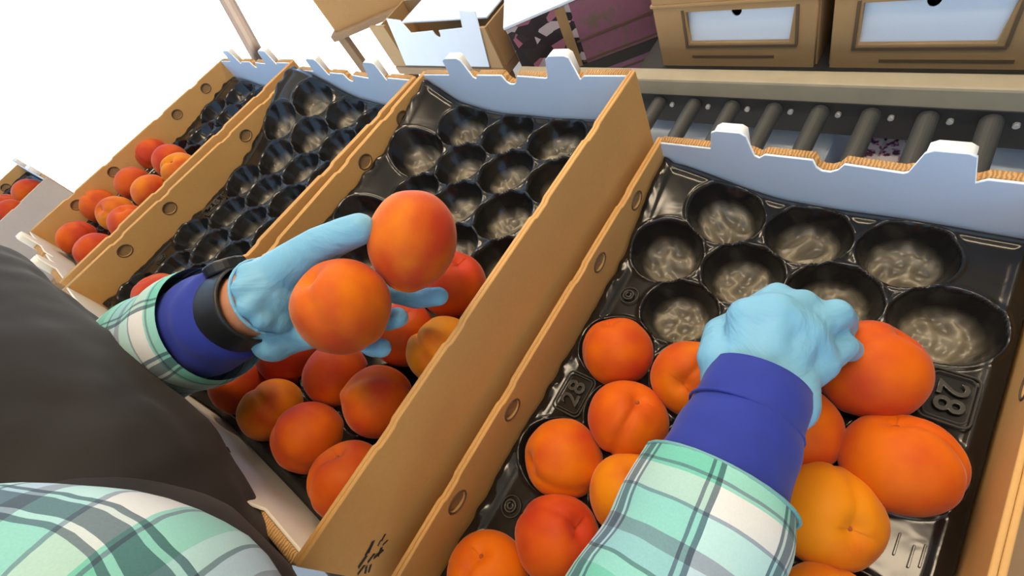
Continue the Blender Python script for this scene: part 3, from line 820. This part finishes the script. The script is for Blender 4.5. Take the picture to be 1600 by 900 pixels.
# vest: shaped torso shell
vest_ch = [[(Vector((-.27, -.62, -.12)), .15), (Vector((-.28, -.52, .06)), .14), (pt(225, 960, .40), .105), (pt(140, 800, .41), .106), (pt(15, 690, .44), .118), (pt(-140, 545, .50), .125)],
           [(pt(15, 690, .44), .118), (Vector((-.43, -.44, .34)), .14), (Vector((-.40, -.53, .28)), .14), (Vector((-.33, -.60, .08)), .15), (Vector((-.30, -.64, -.12)), .15)],
           [(Vector((-.42, -.47, .36)), .10), (rS + Vector((-.10, -.08, .07)), .085)]]
vme = union_mesh(vest_ch, .007, 6)
vn_ = [v.normal.copy() for v in vme.vertices]; vc_ = [v.co.copy() for v in vme.vertices]; nc_ = []
for q, nn in zip(vc_, vn_):                # soft folds of the cloth
    nc_.append(q + nn * (0.007 * mnoise.noise(Vector((q.x * 9, q.y * 9, q.z * 22 + q.x * 9))) + 0.003 * mnoise.noise(q * 30)))
vme.vertices.foreach_set('co', [c for q in nc_ for c in q]); vme.update()
vest = pobj('vest', vme, M['vest']); vest['label'] = 'charcoal grey vest'
vs_ = union_mesh([[(pt(-120, 975, .36), .098), (pt(0, 962, .35), .098), (pt(110, 958, .345), .097), (pt(200, 985, .345), .093), (pt(275, 1040, .345), .088), (pt(310, 1110, .345), .085)]], .006, 6)
obj('shoulder_panel', vs_, M['vest'], vest)
# right sleeve (plaid), with turned cuff hem, shoulder inside the vest armhole
obj('glove_bead', rim(lW - ld1 * .0430, ld1, .0360, .0016), M['glove'], gL)
rd = (rE - rW).normalized()
sl0 = rW + rd * .074
sR = pobj('sleeve', loft_mesh([sl0, rW + rd * .12, rW + rd * .19, rE + Vector((0, -.03, .005)), (rE + rS) / 2 + Vector((0, -.01, .0)), rS + Vector((0, 0, .0)), rS + Vector((-.08, -.05, .05)), rS + Vector((-.16, -.09, .08))],
          [.0520, .0550, .0600, .066, .072, .088, .086, .078], 64, 10, .0035, 26, 3), M['plaid']); sR['label'] = 'green and white plaid shirt sleeve'
obj('cuff_hem', rim(sl0, rd, .0520, .0014), M['hem'], sR)
uR = pobj('undersleeve', loft_mesh([rW - rd * .013, rW + rd * .02, rW + rd * .06, rW + rd * .11], [.0365, .0400, .0440, .046], 48, 8, .002, 50, 5), M['cuff']); uR['label'] = 'royal blue knit cuff'
obj('cuff_seam', rim(rW + rd * .022, rd, .0402, .0012), M['cuff'], uR)
# left sleeve
ld_ = (lE - lW).normalized()
l0 = lW + ld_ * .036
sL = pobj('sleeve', loft_mesh([l0, lW + ld_ * .09, lW + ld_ * .17, lE, (lE + lS) / 2, lS, lS + Vector((.07, 0, 0))], [.057, .058, .058, .062, .068, .075, .07], 56, 8, .0035, 26, 9), M['plaid']); sL['label'] = 'green and white plaid shirt sleeve'
uL = pobj('undersleeve', loft_mesh([lW + ld_ * .000, lW + ld_ * .010, lW + ld_ * .03, lW + ld_ * .07], [.0400, .0445, .0480, .049], 48, 8, .0025, 50, 2), M['cuff']); uL['label'] = 'royal blue knit cuff'
# watch
wb = pobj('watch', loft_mesh([lW - ld_ * .026, lW - ld_ * .022, lW + ld_ * .004, lW + ld_ * .008], [.0360, .0385, .0405, .039], 40, 4, 0), M['watch']); wb['label'] = 'black wristwatch'
ctr = lW - ld_ * .009
upv = (Vector(CAM) - ctr); upv = (upv - ld_ * upv.dot(ld_)).normalized()
side = ld_.cross(upv).normalized()
fdir = (upv * -.15 + side * -.95)
if fdir.dot(Vector(RC.T @ np.array((0, -1, 0)))) < 0: fdir = (upv * -.15 + side * .95)
fdir.normalize()
obj('watch_case', cyl_mesh(ctr + fdir * .036, ctr + fdir * .047, .019, 28, None, .002), M['watch'], wb)
obj('watch_glass', cyl_mesh(ctr + fdir * .047, ctr + fdir * .0478, .0155, 28), M['watch_glass'], wb)
obj('buckle', box_mesh(-.006, .006, -.008, .008, -.0015, .0015, .0008), M['watch_metal'], wb, ctr - fdir * .0400, (-fdir).to_track_quat('Z', 'Y').to_euler())

# ------------------------------------------------------------------ conveyor and background
cv = empty('roller_conveyor', (-.25, .62, FLOOR)); tag(cv, 'dark roller conveyor behind the nearest box', 'conveyor')
def cobj(n, me, mt, par=cv):
    o = obj(n, me, mt, par)
    if par is cv: o.location = (.25, -.62, -FLOOR)
    return o
RZ = -0.350
xs = [-0.524 + 0.0945 * k for k in range(-3, 11)]
for x in xs:
    cobj('roller', cyl_mesh((x, .375, RZ - .019), (x, .846, RZ - .019), .0185, 24, None, .002), M['steel'])
cobj('side_rail', box_mesh(-1.0, .62, .848, .892, -.385, -.300, .006), M['rail'])
cobj('side_rail', box_mesh(-1.0, .62, .345, .373, -.405, -.335, .004), M['dark'])
cobj('inner_plate', box_mesh(-1.0, .62, .8455, .848, -.432, -.345, .0008, 1), M['dark'])
for x in xs:
    for dx, dz in ((.035, -.372),):
        cobj('bolt', cyl_mesh((x + dx, .838, dz), (x + dx, .846, dz), .0058, 10, None, .001), M['bolt'])
for x in (-.95, .57):
    for y in (.36, .87):
        cobj('leg', box_mesh(x - .02, x + .02, y - .02, y + .02, FLOOR, -.385, .003), M['dark'])
# cartons stored on the floor rack under the rollers
rk = empty('rack_shelf', (-.2, .65, FLOOR)); tag(rk, 'dark steel shelf under the roller conveyor', 'shelf')
for n_, me in [('shelf_plate', box_mesh(-.45, 1.0, -.2, .5, .30, .33, .004))] + [('leg', box_mesh(sx - .02, sx + .02, sy - .02, sy + .02, 0, .30, .003)) for sx in (-.42, .96) for sy in (-.17, .45)]:
    obj(n_, me, M['dark'], rk)
def small_carton(x, y, z, sx, sy, sz, mt, label, rz=0, name='stored_carton'):
    r = empty(name, (x, y, z), (0, 0, rz)); tag(r, label, 'carton', 'cartons on the shelf under the rollers')
    obj('carton_body', box_mesh(-sx / 2, sx / 2, -sy / 2, sy / 2, 0, sz, .004), M[mt], r)
    obj('lid_flap', box_mesh(-sx / 2 + .004, -.002, -sy / 2 + .004, sy / 2 - .004, sz, sz + .004, .001, 1), M[mt], r)
    obj('lid_flap', box_mesh(.002, sx / 2 - .004, -sy / 2 + .004, sy / 2 - .004, sz, sz + .004, .001, 1), M[mt], r)
SH = FLOOR + .33
small_carton(-.375, .90, SH, .50, .40, .27, 'card_white', 'white carton under the rollers beside the tan box corner')
small_carton(-.025, .86, SH, .08, .30, .27, 'pinkprint', 'pink and white printed carton under the rollers')
small_carton(.085, .88, SH, .09, .24, .25, 'card_dark', 'brown carton under the rollers right of the pink printed one')
small_carton(.23, .90, SH, .14, .30, .27, 'card_white', 'pale carton under the rollers at the right photo edge')

# back deck and boxes with white windows
dk = empty('deck_table', (-.4, 1.3, FLOOR)); tag(dk, 'deck behind the conveyor rail carrying the stacked boxes', 'table')
obj('deck_top', box_mesh(-.24, 1.2, -.39, .6, .70, .745, .004), M['dark'], dk)
for sx in (-.19, 1.15):
    for sy in (.05, .55): obj('leg', box_mesh(sx - .025, sx + .025, sy - .025, sy + .025, 0, .70, .003), M['dark'], dk)
DZ = FLOOR + .745
def window_box(x0, x1, y, z, h, label, wx0, wx1, wz0, wz1, depth=.5, rz=0, topflap=False, name='windowed_box', lid='card_back'):
    """carton with a white inner panel showing through a window in its front"""
    w_ = x1 - x0
    r = empty(name, ((x0 + x1) / 2, y, z), (0, 0, rz)); tag(r, label, 'cardboard box', 'boxes stacked behind the conveyor')
    a0, a1 = wx0 - (x0 + x1) / 2, wx1 - (x0 + x1) / 2; b0, b1 = wz0 - z, wz1 - z
    fr = xf(panel_mesh([(-w_ / 2, 0), (w_ / 2, 0), (w_ / 2, h), (-w_ / 2, h)], [[(a0, b0), (a1, b0), (a1 + .01, b1), (a0 - .0, b1)]], .010, .0015), TOYZ)
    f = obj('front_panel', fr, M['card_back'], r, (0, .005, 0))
    mid = (a0 + a1) / 2
    nt = [(a0 - .006, b0 - .006), (a1 + .014, b0 - .006), (a1 + .014, b1 + .004), (mid + .014, b1 - .012)] + [(mid + .014 * math.cos(t), b1 - .012 - .016 * math.sin(t)) for t in [math.pi * k / 8 for k in range(1, 8)]] + [(mid - .014, b1 - .012), (a0 - .006, b1 + .004)]
    nt = [(a0 - .006, b0 - .006), (a1 + .014, b0 - .006), (a1 + .014, b1 + .004), (a1 * .72 + a0 * .28, b1 + .004), (a1 * .70 + a0 * .30, b1 - .008), (mid + .012, b1 - .008)] + [(mid + .012 * math.cos(t), b1 - .008 - .016 * math.sin(t)) for t in [math.pi * k / 8 for k in range(1, 8)]] + [(mid - .012, b1 - .008), (a1 * .30 + a0 * .70, b1 - .008), (a1 * .28 + a0 * .72, b1 + .004), (a0 - .006, b1 + .004)]
    obj('white_panel', xf(panel_mesh(nt, [], .003, .0005), TOYZ), M['card_white'], r, (0, .0125, 0))
    for s in (-1, 1):
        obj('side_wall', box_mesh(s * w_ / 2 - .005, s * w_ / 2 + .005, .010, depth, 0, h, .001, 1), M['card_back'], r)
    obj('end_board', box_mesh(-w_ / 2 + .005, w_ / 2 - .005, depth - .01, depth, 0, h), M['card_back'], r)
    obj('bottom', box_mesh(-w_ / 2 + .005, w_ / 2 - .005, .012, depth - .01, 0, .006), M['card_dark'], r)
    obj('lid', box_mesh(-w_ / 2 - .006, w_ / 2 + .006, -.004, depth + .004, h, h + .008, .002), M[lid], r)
    # thin fold lines round the window
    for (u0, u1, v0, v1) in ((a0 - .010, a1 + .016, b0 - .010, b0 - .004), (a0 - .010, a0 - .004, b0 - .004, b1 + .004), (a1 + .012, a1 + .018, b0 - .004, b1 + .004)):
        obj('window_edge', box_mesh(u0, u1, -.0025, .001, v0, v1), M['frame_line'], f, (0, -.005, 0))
    obj('print_line', box_mesh(-w_ * .27, w_ * .27, -.0012, .0005, b0 - .040, b0 - .033), M['frame_line'], f, (0, -.005, 0))
    return r
window_box(-.568, -.200, .97, DZ, .165, 'tan box with small white window, behind the left of the rollers', -.486, -.252, -.290, -.204)
window_box(-.166, .230, .97, DZ, .165, 'tan box with larger white window at the top right corner', -.118, .105, -.300, -.204)
window_box(-.568, -.200, .97, DZ + .174, .165, 'tan box stacked on the small-windowed box', -.486, -.252, -.110, -.03)
window_box(-.166, .230, .97, DZ + .174, .165, 'tan box stacked on the box at the top right', -.118, .105, -.115, -.03)
# white-fronted box further left, and the purple printed carton beside it
wf = empty('white_fronted_box', (0, 0, DZ)); tag(wf, 'open box with big bluish white front panel behind the second fruit box', 'cardboard box', 'boxes stacked behind the conveyor')
zb = 0.0; zt = .195
obj('bottom', box_mesh(-1.74, -1.145, .955, 1.15, 0, .006), M['card_back'], wf)
obj('stile', box_mesh(-1.745, -1.650, .945, .957, 0, .175, .002), M['card_back'], wf)
obj('stile', box_mesh(-1.205, -1.140, .945, .957, 0, .150, .002), M['card_back'], wf)
obj('bottom_rail', box_mesh(-1.650, -1.205, .945, .957, 0, .012, .002), M['card_back'], wf)
wo = [(-1.66, .008), (-1.20, .008), (-1.145, .205), (-1.21, .215), (-1.235, .155), (-1.355, .150)] + [(-1.372 + .017 * math.cos(t), .150 - .026 * math.sin(t)) for t in [math.pi * k / 8 for k in range(1, 8)]] + [(-1.389, .150), (-1.51, .145), (-1.53, .195), (-1.60, .205)]
wp = obj('white_panel', xf(panel_mesh(wo, [], .004, .0006), TOYZ), M['card_white'], wf, (0, .943, 0))
obj('panel_edge', box_mesh(-1.66, -1.20, .9405, .9445, .002, .008), M['frame_line'], wf)
for s_ in (-1.742, -1.143):
    obj('side_wall', box_mesh(s_ - .004, s_ + .004, .957, 1.15, 0, .15, .001, 1), M['card_back'], wf)
obj('end_board', box_mesh(-1.738, -1.147, 1.142, 1.15, .006, .15), M['card_back'], wf)
obj('lid_flap', box_mesh(-1.60, -1.16, .99, 1.15, .152, .158, .001, 1), M['card_white'], wf)
obj('lid_flap', box_mesh(-.28, .28, 0, .16, 0, .006, .001, 1), M['card_white'], wf, (-1.42, 1.15, .155), (math.radians(35), 0, 0))
wt = empty('small_table', (-1.44, 1.06, FLOOR)); tag(wt, 'small table under the white-fronted box', 'table')
obj('table_top', box_mesh(-.30, .30, -.12, .12, .71, .745, .004), M['wood'], wt)
for sx in (-.27, .27):
    for sy in (-.09, .09): obj('leg', box_mesh(sx - .02, sx + .02, sy - .02, sy + .02, 0, .71, .003), M['wood'], wt)
def printed(z, h, label, lid):
    pc = empty('printed_carton', (-1.035, .925, z), (0, 0, math.radians(34))); tag(pc, label, 'carton', 'purple printed cartons left of the windowed boxes')
    obj('carton_body', box_mesh(0, .43, 0, .20, 0, h, .003), M['print'], pc)
    if lid: obj('lid', box_mesh(-.004, .434, -.004, .204, h, h + .009, .002), M['card_white'], pc)
    obj('corner_strip', box_mesh(.155, .185, -.002, .001, 0.01, h - .004), M['card_dark'], pc)
    for zz in (.06, .12, .20, .27, .34):
        obj('print_band', box_mesh(.19, .425, -.0022, .001, zz, zz + .006), M['frame_line'], pc)
    obj('dark_band', box_mesh(.16, .425, -.0026, .001, .225, .262), M['print_black'], pc)
    return pc
printed(-.665, .465, 'upper purple and pink printed carton with pale lid', True)
printed(FLOOR, -.665 - FLOOR, 'lower purple printed carton standing on the floor', False)
# another open fruit box and a pale carton in the bright background
LOC6 = ((-2.15, 1.40, -.14), (0, 0, 0.5))
b6 = fruit_box(5, 'open fruit box with peaches in the glare behind the white-fronted box', loc=LOC6)
t6 = copy_tree(tray5); t6.location = LOC6[0]; t6.rotation_euler = LOC6[1]; t6['label'] = 'black moulded tray in the box in the glare at the top'
M6 = Matrix.Translation(LOC6[0]) @ Euler(LOC6[1]).to_matrix().to_4x4()
for (c, r, lb) in [(1, 7, 'leftmost'), (2, 7, 'middle'), (3, 7, 'rightmost')]:
    x, y = cup_xy(c, r)
    peach(M6 @ Vector((x, y, .012)), .04, 1, (.2, .1, .9), r, .4, .2, lb + ' peach in the near row of the box in the glare at the top', 'peaches in the glare')
b = empty('trestle', (-2.15, 1.40, FLOOR), (0, 0, .5)); tag(b, 'trestle under the open fruit box in the glare', 'table')
obj('trestle_top', box_mesh(-.22, .22, -.33, .33, -.14 + BZ - FLOOR - .03, -.14 + BZ - FLOOR, .004), M['wood'], b)
for sx in (-.19, .19):
    for sy in (-.29, .29): obj('leg', box_mesh(sx - .02, sx + .02, sy - .02, sy + .02, 0, -.14 + BZ - FLOOR - .03, .003), M['wood'], b)

# timber post at the shed edge
pA = pt(470, 208, 2.6); pB = pt(345, -18, 2.5)
dd = (pB - pA).normalized()
base = pA + dd * ((FLOOR - pA.z) / dd.z)
po = empty('timber_post', base); tag(po, 'brown timber post leaning in front of the bright yard', 'post')
obj('post_shaft', cyl_mesh((0, 0, 0), (pB + dd * 1.6) - base, .036, 12), M['post'], po)
obj('foot_plate', box_mesh(-.12, .12, -.12, .12, 0, .02, .004), M['dark'], po)
